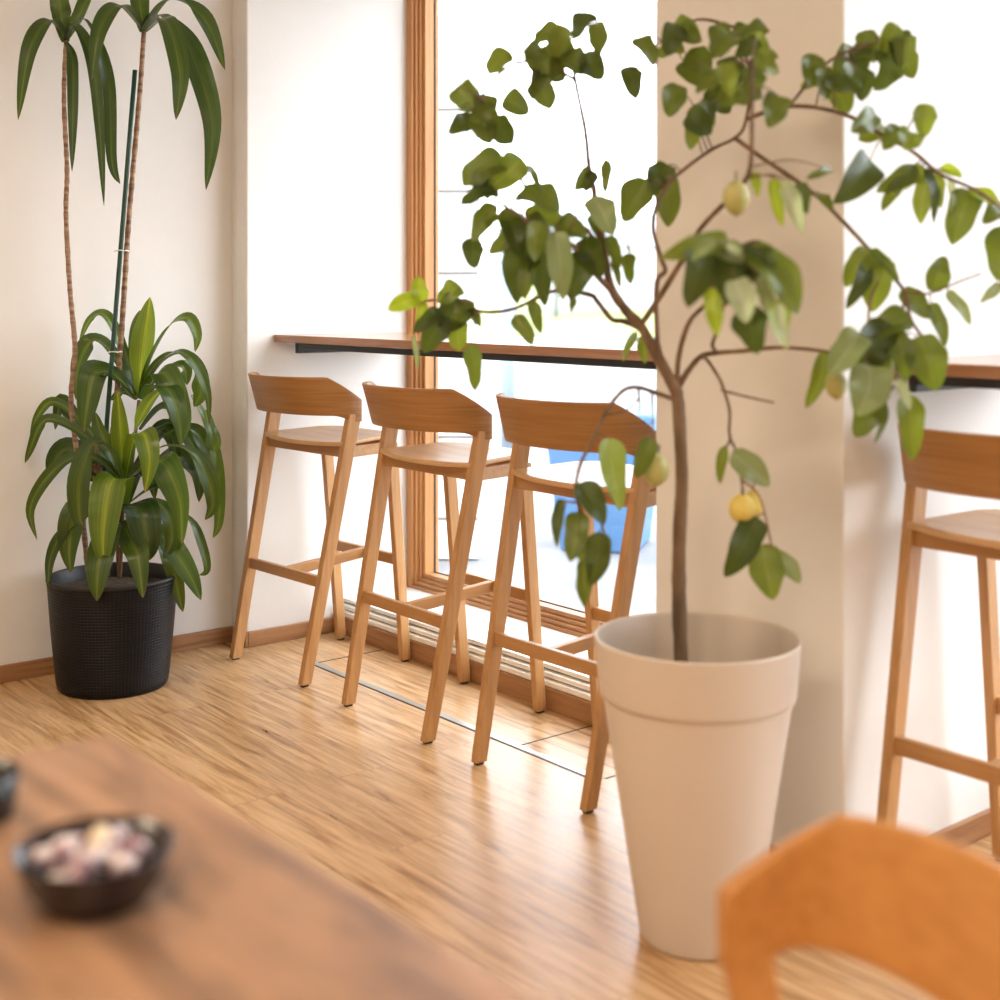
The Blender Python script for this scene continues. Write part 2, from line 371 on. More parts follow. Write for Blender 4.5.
# ------------------------------------------------------------------ stools
def board_mesh(a, y_end, dep, ztop, zbot, zend, th=.014, tilt=.046, ex=2.3, chy=.12):
    """curved backrest: wraps round to the uprights, upper corners cut down to them"""
    q = MB(); N, V = 56, 7; cols = []
    def plan(al, z):
        s, c = math.sin(al), max(0, math.cos(al))
        k = 2 / ex
        D = dep - tilt + tilt * (z - zbot) / (ztop - zbot)
        return Vector((a * math.copysign(abs(s) ** k, s), y_end - D * c ** k, z))
    als = []
    for i in range(N + 1):
        u = -1 + 2 * i / N
        als.append(math.asin(max(-1, min(1, math.copysign(abs(u) ** (1.15), u)))) if abs(u) < .7 else None)
    # even spacing by arc length
    fine = [-math.pi / 2 + math.pi * i / 2000 for i in range(2001)]; L = [0]
    for i in range(2000): L.append(L[-1] + (plan(fine[i + 1], zbot) - plan(fine[i], zbot)).length)
    als = []; j = 0
    for i in range(N + 1):
        tgt = L[-1] * i / N
        while j < 1999 and L[j + 1] < tgt: j += 1
        als.append(fine[j] + (fine[j + 1] - fine[j]) * min(1, max(0, (tgt - L[j]) / max(1e-9, L[j + 1] - L[j]))))
    for al in als:
        yl = plan(al, ztop).y
        g = max(0., (yl - (y_end - chy)) / chy)
        zt = ztop - (ztop - zend) * g
        outer, inner = [], []
        for v in range(V):
            fl = min(1., max(0., (yl - (y_end - .125)) / .07)); zb = zbot - .022 * fl * fl
            z = zb + (zt - zb) * v / (V - 1)
            p = plan(al, z); e = .01; te = th + .0115 * min(1., max(0., (yl - (y_end - .1)) / .055))
            t = (plan(min(math.pi / 2, al + e), z) - plan(max(-math.pi / 2, al - e), z)).normalized()
            n = Vector((-t.y, t.x, 0))      # towards the sitter
            outer.append(p); inner.append(p + n * te)
        cols.append((outer, inner))
    for o, i_ in cols: q.add(o + i_[::-1], [])
    W = 2 * V
    for c in range(N):
        for k in range(W):
            q.f.append([c * W + k, (c + 1) * W + k, (c + 1) * W + (k + 1) % W, c * W + (k + 1) % W])
    q.f.append(list(range(W))); q.f.append([N * W + k for k in range(W)][::-1])
    return q
def seat_mesh(wr, wf, yr, yf, z, bul=.05, th=.014, rise=.01, dip=.012):
    q = MB(); NX, NY = 28, 18
    def pt(i, j, dz):
        s = -1 + 2 * i / NX; v = j / NY
        w = wr + (wf - wr) * v
        y0 = yr + bul * abs(s) ** 2.2; y1 = yf - .07 * (max(0, abs(s) - .66) / .34) ** 2
        y = y0 + (y1 - y0) * v
        return (s * w, y, z + rise * v - dip * (1 - s * s) * math.sin(math.pi * min(1, v * .9 + .12)) + dz)
    for dz in (0, -th):
        for j in range(NY + 1):
            for i in range(NX + 1): q.v.append(Vector(pt(i, j, dz)))
    o = (NX + 1) * (NY + 1); I = lambda i, j: j * (NX + 1) + i
    for j in range(NY):
        for i in range(NX):
            q.f.append([I(i, j), I(i + 1, j), I(i + 1, j + 1), I(i, j + 1)]); q.f.append([o + I(i, j + 1), o + I(i + 1, j + 1), o + I(i + 1, j), o + I(i, j)])
    edge = [I(i, 0) for i in range(NX)] + [I(NX, j) for j in range(NY)] + [I(i, NY) for i in range(NX, 0, -1)] + [I(0, j) for j in range(NY, 0, -1)]
    for k in range(len(edge)):
        a, b = edge[k], edge[(k + 1) % len(edge)]; q.f.append([a, o + a, o + b, b])
    return q
def make_seat_unit(name, label, cat, group, zs, ztop, rearfoot, fz, legm='beech_v', hm='beech_h', sm='beech_seat', lo=.865):
    """chair with level seat zs; uprights lean forward and carry a bent backrest"""
    t = thing(name, label, cat, group=group)
    k = lo + .004
    ysl = .201 if zs > .6 else .16
    y0 = rearfoot
    ytop = y0 + ysl * k
    for s in (-1, 1):
        q = MB(); q.post((s * .215, y0, .006), (.0125, .019), (s * .2405, ytop, k), (.0128, .0245))
        l = q.build('leg', M[legm], t, bevel=.003)
        q = MB(); q.post((s * .215, y0, 0), (.008, .011), (s * .215, y0, .007), (.008, .011)); q.build('glide', M['dark'], l)
    for s in (-1, 1):
        q = MB(); q.post((s * .193, .209, .006), (.012, .0175), (s * .196, .146, zs - .02), (.012, .02))
        l = q.build('leg', M[legm], t, bevel=.003)
        q = MB(); q.post((s * .193, .209, 0), (.008, .011), (s * .193, .209, .007), (.008, .011)); q.build('glide', M['dark'], l)
    yr = lambda z: y0 + ysl * z
    yf = lambda z: .209 - .063 * z / (zs - .02)
    xr = lambda z: .215 + .0255 * z / k
    if fz:
        z = fz - .018
        q = MB(); q.bar((-xr(z) + .006, yr(z) - .004, z), (xr(z) - .006, yr(z) - .004, z), .02, .036); q.build('footrest', M[hm], t, bevel=.003)
        z2 = z + .026
        q = MB(); q.bar((-.19, yf(z2), z2), (.19, yf(z2), z2), .02, .036); q.build('footrest', M[hm], t, bevel=.003)
        q = MB(); q.bar((0, yr(z) + .004, z), (0, yf(z2) - .008, z2), .024, .034); q.build('stretcher', M['beech_y'], t, bevel=.003)
    z = zs - .034
    q = MB(); q.bar((-xr(z) + .006, yr(z) - .002, z), (xr(z) - .006, yr(z) - .002, z), .02, .036); q.bar((-.185, yf(z), z), (.185, yf(z), z), .02, .036)
    for s in (-1, 1): q.bar((s * (xr(z) - .002), yr(z) + .015, z), (s * .196, yf(z) - .01, z), .02, .036)
    q.build('seat_apron', M[hm], t, bevel=.002)
    seat_mesh(.24, .203, y0 + ysl * zs - .07, .188, zs, bul=.045).build('seat', M[sm], t, smooth=True, bevel=.003)
    ye = ytop + .0245
    board_mesh(.2545, ye, .222, ztop, lo, lo + .05).build('backrest', M['beech_back' if fz else hm], t, smooth=True, bevel=.003)
    return t
stool = make_seat_unit('bar_stool', 'light beech bar stool nearest the black woven planter', 'stool', 'beech bar stools at the window counters', .778, .992, -.215, .345)
SP = [(-3.954, 2.417, .045), (-3.247, 2.42, -.025), (-2.599, 2.422, 0), (-1.41, 2.525, 0)]
SL = ['light beech bar stool nearest the black woven planter',
      'middle one of the three light beech bar stools along the left counter',
      'light beech bar stool partly hidden by the cream planter and lemon twigs',
      'beech bar stool cut by the photo edge, right of the broad pier']
for i, (x, y, rz) in enumerate(SP):
    o = stool if i == 0 else copy_tree(stool)
    o.location = (x, y, 0); o.rotation_euler = (0, 0, rz); o['label'] = SL[i]

# ------------------------------------------------------------------ table and what stands on it
t = thing('cafe_table', 'wooden cafe table with a worn brown top, out of focus at lower left', 'table', (-.87, .255, 0))
q = MB(); q.box(-.605, .605, -.36, .36, .715, .75); q.build('tabletop', M['table'], t, bevel=.004)
for sx in (-1, 1):
    for sy in (-1, 1):
        q = MB(); q.post((sx * .55, sy * .3, 0), (.02, .02), (sx * .55, sy * .3, .715), (.025, .025)); q.build('leg', M['table'], t, bevel=.003)
def rock(q, c, r, seed, sq=.7):
    rnd = random.Random(seed); bm = bmesh.new(); bmesh.ops.create_icosphere(bm, subdivisions=2, radius=r)
    ph = [rnd.uniform(0, 6) for _ in range(3)]
    vs = [Vector((v.co.x * (1 + .2 * math.sin(v.co.y / r * 2 + ph[0])), v.co.y * (1 + .2 * math.sin(v.co.z / r * 2 + ph[1])), v.co.z * sq)) + Vector(c) for v in bm.verts]
    q.add(vs, [[v.index for v in f.verts] for f in bm.faces]); bm.free()
bc = P(95, 925, 1.105); bc.z = .75
b = thing('bowl', 'round dark bowl filled with mauve and white petals on the wooden table', 'bowl', bc)
q = MB(); q.lathe([(.001, .004), (.03, .004), (.034, 0), (.04, 0), (.055, .02), (.064, .042), (.066, .046), (.063, .046), (.052, .022), (.036, .012), (.001, .011)], n=48); q.build('bowl_body', mat('dark brown glaze', (.02, .012, .012), .25), b, smooth=True)
pm = mat('mauve and white petals', (.5, .4, .4), .65)
_tc = nd(pm, 'ShaderNodeTexCoord'); _vo = nd(pm, 'ShaderNodeTexNoise', Scale=55.0, Detail=0.0); lk(pm, _tc.outputs['Object'], _vo.inputs['Vector'])
_r = ramp(pm, [(.36, (.05, .02, .03)), (.46, (.4, .22, .27)), (.58, (.72, .66, .67))]); lk(pm, _vo.outputs['Fac'], _r.inputs[0]); lk(pm, _r.outputs[0], bsdf(pm).inputs['Base Color'])
q = MB()
for k in range(30):
    a, r_ = random.uniform(0, 6.28), .045 * math.sqrt(random.random())
    rock(q, (r_ * math.cos(a), r_ * math.sin(a), .029 + .011 * random.random() + .006 * (1 - r_ / .05)), random.uniform(.008, .012), k)
o = q.build('petals', pm, smooth=True, loc=bc); o['kind'] = 'stuff'; tag(o, 'mauve, dark and white petals filling the dark bowl', 'petals')
pc = P(101, 848, 1.125)
q = MB(); q.lathe([(.0005, -.018), (.008, -.014), (.0115, -.002), (.011, .008), (.006, .017), (.0005, .02)], n=20)
tag(q.build('flower_bud', mat('cream bud', (.82, .7, .5), .6), smooth=True, loc=pc), 'small cream flower bud lying on the petals in the dark bowl', 'flower bud')
cc = P(-20, 804, 1.28); cc.z = .75
t = thing('black_cup', 'black cup standing on the table at the left photo edge', 'cup', cc)
q = MB(); q.lathe([(.001, .003), (.024, .003), (.026, 0), (.03, .001), (.034, .02), (.036, .044), (.034, .045), (.031, .02), (.027, .008), (.001, .007)], n=48); q.build('cup_body', mat('black glaze', (.012, .012, .012), .2), t, smooth=True)
q = MB(); q.tube(spline([Vector(v) for v in ((-.03, 0, .036), (-.052, 0, .036), (-.053, 0, .016), (-.03, 0, .012))], 8), .004, 8); q.build('handle', M['black'], t, smooth=True)

# dining chair whose back pokes into the picture at lower right
ch = make_seat_unit('dining_chair', 'warm brown wooden chair with rounded back, out of focus at lower right', 'chair', None, .45, .738, -.215, 0, 'chair', 'chair', 'chair', .61)
CHX = P(840, 835, 1.30); th = math.radians(-28)
ch.rotation_euler = (0, 0, math.pi + th); lx, ly = -.2, .2
ch.location = (CHX.x - (math.cos(th) * lx - math.sin(th) * ly), CHX.y - (math.sin(th) * lx + math.cos(th) * ly), 0)

# ------------------------------------------------------------------ black woven planter with corn plant
DP = 4.31
pc = P(113, 690, DP); pc.z = 0
t = thing('black_planter', 'tapered black woven plastic planter on the floor by the left wall', 'planter', pc)
prof = [(.001, 0.004), (.155, .004), (.166, 0.0), (.172, .006), (.177, .03), (.186, .12), (.195, .22), (.203, .335), (.2035, .345)]
q = MB(); q.lathe(prof, n=96, uvrep=(104, 54)); q.build('planter_body', M['wicker'], t, smooth=True)
q = MB(); q.lathe([(.2035, .345), (.206, .347), (.207, .352), (.205, .357), (.198, .357), (.195, .353), (.189, .3)], n=96); q.build('rim', M['black'], t, smooth=True)
q = MB(); q.lathe([(.191, .31), (.14, .316), (.07, .322), (.001, .324)], n=48); q.build('soil', M['soil'], t, smooth=True)

def leaf(q, pts, w, twist, ripple=.0, fold=.25, prof='strap', tone=(1, 1, 1), nseg=14, nx=4, face=None):
    """leaf blade along pts; w = full width in metres"""
    pts = spline([Vector(p) for p in pts], max(3, nseg // (len(pts) - 1)))
    n = len(pts) - 1; base = len(q.v); ph = random.uniform(0, 6.28)
    fc = Vector(face) if face else Vector((AY, -AX, .25))
    f0 = fc
    for i, p in enumerate(pts):
        if prof == 'strap':
            a_ = min(1, max(0, (i / n - .3) / .4)); a_ = .22 + .7 * a_ * a_ * (3 - 2 * a_)
            fc = Vector((0, 0, 1)) * (1 - a_) + f0 * a_
        t = (pts[min(i + 1, n)] - pts[max(i - 1, 0)])
        t = t.normalized() if t.length > 1e-6 else Vector((0, 0, -1))
        side = t.cross(fc)
        if side.length < .15: side = t.cross(f0)
        side.normalize(); nor = side.cross(t).normalized()
        tw = twist * (0.3 + .7 * i / n)
        sd = side * math.cos(tw) + nor * math.sin(tw); nr = nor * math.cos(tw) - side * math.sin(tw)
        v = i / n
        if prof == 'strap': ww = w * (min(1, .38 + 1.7 * v) * max(0.02, 1 - max(0, (v - .5) / .5) ** 2.1)) ** 1
        else: ww = w * max(.03, 2.72 * max(0, v) ** .56 * max(0, 1 - v) ** .92) * (1 + .06 * math.sin(v * 13 + ph))
        for k in range(nx + 1):
            u = -1 + 2 * k / nx
            off = nr * (abs(u) * ww * .5 * fold + ripple * ww * math.sin(v * 9 + ph + (1.5 if u > 0 else 0)) * abs(u))
            q.v.append(p + sd * (u * ww * .5) + off)
            tt = tone
            if prof == 'brown' : tt = tone
            q.tone.append(tt)
    for i in range(n):
        for k in range(nx):
            a = base + i * (nx + 1) + k
            q.uv[len(q.f)] = [(k / nx, i / n), ((k + 1) / nx, i / n), ((k + 1) / nx, (i + 1) / n), (k / nx, (i + 1) / n)]
            q.f.append([a, a + 1, a + nx + 2, a + nx + 1])

dr = thing('corn_plant', 'tall corn plant with striped strap leaves and bare canes in black planter', 'plant', (pc.x, pc.y, .324))
loc = Vector((pc.x, pc.y, .324))
def fin(q, name, m, parent, origin, **kw):
    q.v = [v - origin for v in q.v]; return q.build(name, m, parent, **kw)
def path(lst, d0): return [P(a[0], a[1], d0 + (a[2] if len(a) > 2 else 0)) for a in lst]
def ringed(pts, r0, r1, n):
    p = spline(pts, n); rr = []
    for i in range(len(p)):
        f = i / (len(p) - 1); rr.append((r0 + (r1 - r0) * f) * (1 + (.13 if i % 3 == 0 else 0) + random.uniform(-.05, .05)))
    return p, rr
for pts, r0, r1 in (([(88, 572, 0), (81, 500, .02), (77, 455, .03), (71, 400, .04), (75, 350, .03), (70, 290, .02), (66, 215, .02), (67, 170, .02), (64, 100, .02), (66, 40, .02)], .0085, .0068),
                    ([(98, 572, .06), (98, 490, .06), (113, 430, .05), (118, 380, .04), (123, 310, .04), (128, 230, .03), (133, 170, .03), (140, 90, .03), (144, 30, .03)], .0095, .0074)):
    p, rr = ringed(path(pts, DP), r0, r1, 12); q = MB(); q.tube(p, rr, 10); fin(q, 'cane', M['cane'], dr, loc, smooth=True)
q = MB(); p, rr = ringed(path([(97, 572, .05), (97, 520, .055), (97, 455, .055)], DP), .014, .0125, 10); q.tube(p, rr, 10); fin(q, 'cane', M['cane'], dr, loc, smooth=True)
for pts in ([(119, 578, -.02), (118, 540, -.02), (125, 500, -.02), (131, 470, -.01), (139, 400, .0)], [(120, 578, -.03), (122, 535, -.05), (124, 480, -.06)], [(108, 575, 0), (106, 530, -.02), (98, 470, -.03), (95, 430, -.02)]):
    q = MB(); q.tube(spline(path(pts, DP), 8), .006, 8); fin(q, 'stem', M['bark'], dr, loc, smooth=True)
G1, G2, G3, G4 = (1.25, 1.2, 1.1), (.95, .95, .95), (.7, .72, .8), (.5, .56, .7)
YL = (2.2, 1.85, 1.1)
K = DP / F
# leaves: (pixel path with depth offsets, width px, twist, tone)
dl = [
 # upper rosette around (139,400)
 ([(139, 398, 0), (143, 350, -.01), (150, 297, .0)], 22, .1, YL), ([(139, 396, .03), (136, 345, .05), (140, 310, .07)], 14, .3, G2),
 ([(141, 393, 0), (150, 362, -.04), (170, 326, -.08), (188, 318, -.10), (197, 335, -.1), (195, 352, -.1)], 13, .5, G1),
 ([(137, 395, 0), (132, 375, .02), (124, 348, .05), (121, 328, .07)], 9, .4, G3),
 ([(141, 390, .0), (155, 365, -.05), (176, 352, -.1), (194, 362, -.12), (207, 392, -.12), (209, 425, -.1)], 11, .7, G2),
 ([(142, 392, .02), (162, 362, .06), (185, 354, .1), (203, 372, .12), (210, 405, .12)], 10, .5, G3),
 ([(142, 398, -.02), (158, 374, -.1), (170, 382, -.15), (183, 420, -.17), (180, 445, -.16)], 24, -.4, G2),
 ([(143, 400, -.03), (157, 385, -.13), (175, 400, -.2), (182, 445, -.22)], 20, .5, (.9, 1., 1.1)),
 ([(143, 395, .03), (170, 370, .08), (184, 368, .11), (187, 385, .12)], 16, .7, G2),
 ([(185, 360, -.06), (196, 372, -.06), (201, 392, -.05), (194, 407, -.05)], 16, .2, G1),
 ([(136, 398, .0), (118, 380, .06), (102, 370, .1), (88, 376, .12), (82, 390, .12)], 9, .6, G3),
 ([(135, 392, .02), (122, 350, .08), (106, 316, .1), (90, 320, .12), (79, 345, .12)], 12, -.6, G1),
 ([(136, 393, .02), (118, 362, .06), (100, 341, .08), (88, 345, .08), (78, 370, .08), (76, 400, .08)], 20, -.4, G2),
 ([(135, 396, .0), (115, 375, .0), (100, 372, 0), (93, 378, -.02), (87, 410, -.04), (84, 432, -.04)], 26, .2, G2),
 ([(136, 400, .02), (125, 392, .06), (110, 400, .1)], 10, .2, G3),
 # middle rosette around (124,478)
 ([(124, 478, -.06), (121, 440, -.09), (117, 390, -.12)], 16, -.2, YL), ([(126, 476, -.06), (132, 440, -.1), (148, 405, -.14), (163, 388, -.17)], 14, .3, YL),
 ([(124, 476, -.05), (112, 455, -.05), (100, 430, -.04), (95, 412, -.04)], 14, .3, G2), ([(123, 478, -.05), (108, 462, -.02), (88, 455, .02), (82, 432, .03)], 12, .4, G3),
 ([(126, 478, -.07), (134, 440, -.14), (144, 434, -.19), (150, 460, -.22), (145, 492, -.21)], 21, .2, YL),
 ([(128, 480, -.06), (150, 465, -.13), (165, 465, -.18), (180, 500, -.2), (182, 545, -.18)], 27, -.3, (1, 1.05, 1.05)),
 ([(128, 480, -.05), (160, 448, -.08), (190, 452, -.1), (208, 478, -.1), (213, 505, -.08), (205, 520, -.07)], 17, .6, G2),
 ([(128, 478, -.03), (160, 440, 0), (190, 430, .03), (208, 450, .05), (210, 470, .05)], 16, .5, G3),
 ([(122, 480, -.08), (108, 450, -.14), (92, 446, -.17), (80, 480, -.17), (80, 515, -.15), (83, 525, -.15)], 23, -.2, G2),
 ([(121, 482, -.06), (100, 460, -.06), (72, 458, -.05), (45, 480, -.04), (30, 510, -.03), (37, 540, -.03)], 12, .7, G2),
 ([(122, 480, -.04), (90, 440, .0), (55, 420, .04), (40, 425, .05), (30, 450, .05), (25, 463, .05)], 10, .7, G2),
 ([(122, 478, -.03), (85, 425, .03), (55, 402, .07), (38, 415, .08), (30, 440, .08)], 9, .5, G1),
 ([(120, 482, -.02), (95, 470, .06), (70, 450, .1), (55, 460, .11), (50, 480, .11)], 22, .5, G4),
 ([(118, 484, -.03), (80, 430, .08), (62, 400, .1), (55, 430, .1)], 14, .5, G3),
 ([(128, 482, -.02), (150, 470, .06), (175, 455, .1), (198, 470, .11), (199, 502, .11)], 22, .4, G4),
 ([(127, 484, .0), (145, 460, .06), (160, 430, .09), (172, 436, .1), (178, 470, .1)], 20, .3, G4),
 ([(140, 430, .04), (160, 410, .08), (176, 410, .1), (170, 440, .12)], 16, .3, G4), ([(140, 440, .04), (170, 425, .08), (190, 440, .1), (200, 462, .1)], 15, .5, G3),
 ([(205, 410, -.05), (213, 440, -.04), (214, 452, -.04)], 14, .2, G1),
 ([(192, 395, .0), (205, 420, -.02), (218, 470, -.02), (219, 520, -.02), (213, 538, -.02)], 11, .3, G1),
 # lower rosette around (122,520)
 ([(122, 510, -.05), (120, 482, -.13), (110, 485, -.17), (104, 530, -.2), (104, 571, -.2)], 30, .15, YL),
 ([(122, 512, -.03), (100, 495, -.07), (78, 510, -.1), (70, 545, -.1), (71, 573, -.1)], 25, -.2, G2),
 ([(120, 515, -.04), (90, 515, -.08), (62, 535, -.1), (50, 560, -.11), (48, 592, -.12)], 11, .6, G3),
 ([(124, 512, -.04), (128, 505, -.1), (142, 513, -.15), (148, 540, -.17), (150, 560, -.17)], 30, .2, G4),
 ([(124, 520, -.04), (130, 540, -.12), (138, 555, -.2), (143, 598, -.23)], 22, .1, (.9, .9, .8)),
 ([(120, 520, -.04), (108, 535, -.14), (99, 565, -.22), (97, 601, -.23)], 24, .2, (.95, .9, .8)),
 ([(126, 512, -.03), (150, 500, -.08), (168, 515, -.12), (172, 540, -.12), (163, 560, -.12)], 16, .5, G2),
 ([(126, 516, -.02), (150, 525, -.06), (172, 548, -.1), (190, 575, -.12), (201, 600, -.12)], 20, .3, (.9, 1.05, 1.1)),
 ([(126, 518, -.01), (150, 530, -.02), (170, 560, -.02), (178, 590, -.02), (183, 612, -.02)], 16, .2, (1, .9, .6)),
 ([(128, 512, .0), (160, 505, .03), (190, 520, .06), (203, 548, .07), (207, 570, .07), (199, 575, .07)], 9, .5, G2),
 ([(126, 508, .0), (140, 470, .05), (150, 470, .08), (155, 500, .1)], 16, .5, G4), ([(120, 505, .02), (100, 480, .07), (85, 480, .1), (72, 500, .11)], 20, .4, G4),
 ([(126, 506, -.02), (150, 490, 0), (170, 488, .03), (182, 500, .05)], 12, .6, G4),
 # crowns above the canes and the leaves that hang from them
 ([(66, 42, .02), (74, 25, -.05), (92, 60, -.1), (100, 130, -.1), (104, 206, -.1)], 11, .1, G4), ([(66, 42, .02), (85, 20, .0), (108, 80, .02), (112, 160, .02), (120, 184, .02)], 12, .2, G4),
 ([(144, 32, .03), (160, 15, -.05), (190, 50, -.1), (212, 120, -.12), (206, 190, -.12)], 22, .2, G4), ([(66, 42, .02), (50, 20, -.05), (30, 50, -.1), (18, 120, -.1)], 16, .2, G3),
 ([(66, 42, .02), (60, 0, 0), (62, -40, 0)], 18, .1, G2), ([(66, 42, .02), (82, 10, .1), (95, -20, .14)], 16, .3, G2), ([(66, 42, .0), (72, 60, -.06), (73, 110, -.1), (72, 172, -.1)], 10, .3, G4),
 ([(144, 32, .03), (140, -10, 0), (146, -60, 0)], 18, .1, G2), ([(144, 32, .03), (170, 0, .08), (205, 20, .14), (225, 70, .16)], 18, .3, G3), ([(144, 32, .03), (120, 5, -.1), (100, 30, -.16), (92, 80, -.17)], 16, .3, G3),
 ([(144, 32, .03), (165, 20, -.15), (180, 70, -.25), (176, 120, -.26)], 18, .3, G3),
]
q = MB()
for pts, w, tw, tone in dl: leaf(q, path(pts, DP), w * K * 1.1, tw * .8, .075, .3, 'strap', tone, 28, 8)
fin(q, 'foliage', M['drac'], dr, loc, smooth=True, sub=0)
st = thing('plant_stake', 'dark green support stake tied to the cane in the black planter', 'stake', P(100, 572, DP - .02))
q = MB(); so = st.location.copy(); q.tube([P(100, 572, DP - .02), P(107, 420, DP), P(119, 270, DP), P(127, 170, DP), P(135, 70, DP)], .0075, 12); fin(q, 'rod', M['stake'], st, so, smooth=True)
for (a, b) in ((119.5, 251), (113, 352)):
    c = P(a + 2, b, DP + .015); q = MB(); q.tube([c + Vector((.022 * math.cos(k / 16 * 6.2832), .022 * math.sin(k / 16 * 6.2832), .002 * math.sin(k))) for k in range(17)], .002, 6, False); fin(q, 'tie', M['tie'], st, so, smooth=True)

# ------------------------------------------------------------------ cream planter with lemon tree
DT = 2.62
wc = P(697, 635.5, DT); RZ = wc.z; wc.z = 0
R = 102.5 / F * DT
t = thing('cream_planter', 'large cream round planter with a collar rim in front of the pier', 'planter', wc)
zc = RZ - .116
prof = [(.001, .004), (R * .53, .004), (R * .545, 0), (R * .56, .008), (R * .912, zc - .004), (R * .912, zc)]
prof += [(R * .92, zc + .001), (R * .948, zc + .004), (R * .955, zc + .012), (R * .998, RZ - .006), (R, RZ - .002), (R * .99, RZ), (R * .968, RZ - .001), (R * .96, RZ - .006), (R * .88, RZ - .13), (R * .001, RZ - .13)]
q = MB(); q.lathe(prof[:-1], n=96); q.build('planter_body', M['whitepot'], t, smooth=True)
q = MB(); q.lathe([(R * .90, RZ - .105), (R * .5, RZ - .1), (.001, RZ - .095)], n=48); q.build('soil', M['soil'], t, smooth=True)

lo = P(681, 668, DT); lo.z = RZ - .098
lt = thing('lemon_tree', 'potted lemon tree with bare trunk, olive leaves and hanging lemons', 'tree', lo)
br = [
 ([(681, 700, 0), (681, 660, 0), (679, 590, 0), (680, 530, 0), (682, 480, 0), (680, 430, 0), (678, 400, 0), (675, 385, 0)], 7.6, 6.2),
 ([(676, 390, 0), (667, 372, 0), (655, 350, .01), (640, 325, .02), (627, 312, .03), (612, 290, .04), (606, 270, .05), (603, 240, .06), (597, 210, .06), (593, 185, .06), (588, 165, .06), (585, 130, .06), (575, 80, .06), (570, 40, .06)], 6.5, 1.6),
 ([(640, 328, .02), (625, 323, .04), (612, 318, .06), (600, 303, .07), (592, 295, .08), (570, 290, .09), (550, 292, .1), (522, 308, .12), (500, 313, .14), (478, 312, .15), (458, 302, .16), (425, 302, .18)], 2.6, .9),
 ([(609, 288, .04), (597, 273, .03), (585, 260, .02), (572, 245, 0), (545, 235, -.02), (520, 215, -.04), (495, 200, -.05)], 2.8, 1.),
 ([(604, 250, .06), (592, 238, .07), (585, 230, .08), (570, 222, .09), (545, 205, .1), (527, 190, .1), (518, 172, .1), (505, 160, .1)], 2.2, .9),
 ([(640, 326, .02), (655, 303, 0), (680, 262, -.06), (690, 250, -.08), (703, 228, -.12), (720, 208, -.2), (740, 185, -.3), (750, 160, -.33), (755, 110, -.35), (750, 60, -.35)], 2.8, 1.2),
 ([(670, 378, 0), (659, 352, 0), (656, 330, 0), (656, 285, .0), (664, 272, -.01), (660, 258, -.01), (651, 228, .0), (655, 205, 0), (668, 185, 0), (685, 170, 0), (710, 150, 0), (735, 138, .0), (745, 120, 0), (750, 80, 0), (742, 30, 0)], 3.0, 1.4),
 ([(677, 386, 0), (678, 362, -.02), (686, 335, -.06), (692, 317, -.1), (704, 303, -.18), (715, 280, -.3), (730, 255, -.4), (752, 240, -.45)], 2.4, 1.),
 ([(678, 388, 0), (688, 370, .0), (700, 358, -.01), (715, 352, -.02), (745, 350, -.03), (780, 348, -.05), (820, 352, -.08), (845, 355, -.1)], 2.8, 1.1),
 ([(715, 350, -.02), (713, 342, -.12), (716, 330, -.25), (728, 290, -.4), (735, 262, -.44)], 1.8, 1.),
 ([(702, 357, -.01), (709, 358, -.03), (718, 377, -.06), (722, 390, -.08), (730, 411, -.1), (732, 435, -.12), (738, 455, -.13), (744, 500, -.14)], 1.5, .7),
 ([(721, 390, -.08), (745, 396, -.1), (772, 401, -.12)], .9, .5), ([(731, 435, -.12), (724, 448, -.12)], .7, .5), ([(742, 480, -.14), (760, 500, -.15), (772, 548, -.16)], .8, .5),
 ([(676, 400, 0), (655, 393, -.01), (637, 388, -.02), (620, 393, -.04), (605, 415, -.05), (592, 440, -.06), (580, 465, -.07), (577, 490, -.08), (579, 510, -.08), (586, 545, -.08)], 2.0, .9),
 ([(578, 503, -.08), (562, 500, -.08)], .7, .5), ([(600, 520, -.08), (607, 540, -.08), (602, 555, -.08)], .9, .6), ([(605, 415, -.05), (625, 410, -.06), (640, 395, -.06)], .7, .4), ([(652, 392, -.01), (653, 420, -.03), (652, 452, -.04)], .8, .5), ([(638, 388, -.02), (640, 402, -.04), (637, 412, -.04)], .9, .5),
 ([(735, 138, 0), (760, 158, -.02), (800, 183, -.05), (820, 197, -.06), (845, 225, -.08), (868, 250, -.1), (885, 270, -.11), (903, 292, -.13), (912, 318, -.15), (925, 342, -.17)], 2.1, .9),
 ([(745, 120, 0), (790, 105, -.02), (840, 112, -.05), (885, 135, -.08), (915, 152, -.1), (940, 172, -.12), (975, 190, -.14), (1002, 208, -.15), (1030, 240, -.16)], 2.0, .9),
 ([(903, 292, -.13), (930, 292, -.14), (960, 281, -.15), (980, 275, -.15)], .6, .3), ([(618, 238, .06), (626, 242, .06), (630, 255, .06)], .6, .4), ([(1002, 208, -.15), (1008, 250, -.15), (1000, 286, -.15)], .8, .5),
 ([(575, 80, .06), (540, 60, .05), (505, 70, .03), (480, 100, .02)], 1.4, .8), ([(742, 30, 0), (700, 20, .05), (660, 40, .08)], 1.3, .7), ([(790, 105, -.02), (830, 60, .0), (880, 40, .02)], 1.3, .7), ([(885, 270, -.11), (873, 300, -.15), (868, 340, -.2), (866, 365, -.22)], .9, .6), ([(904, 300, -.13), (897, 340, -.19), (896, 385, -.2)], .9, .5),
]
q = MB(); BP = []; jr = random.Random(11)
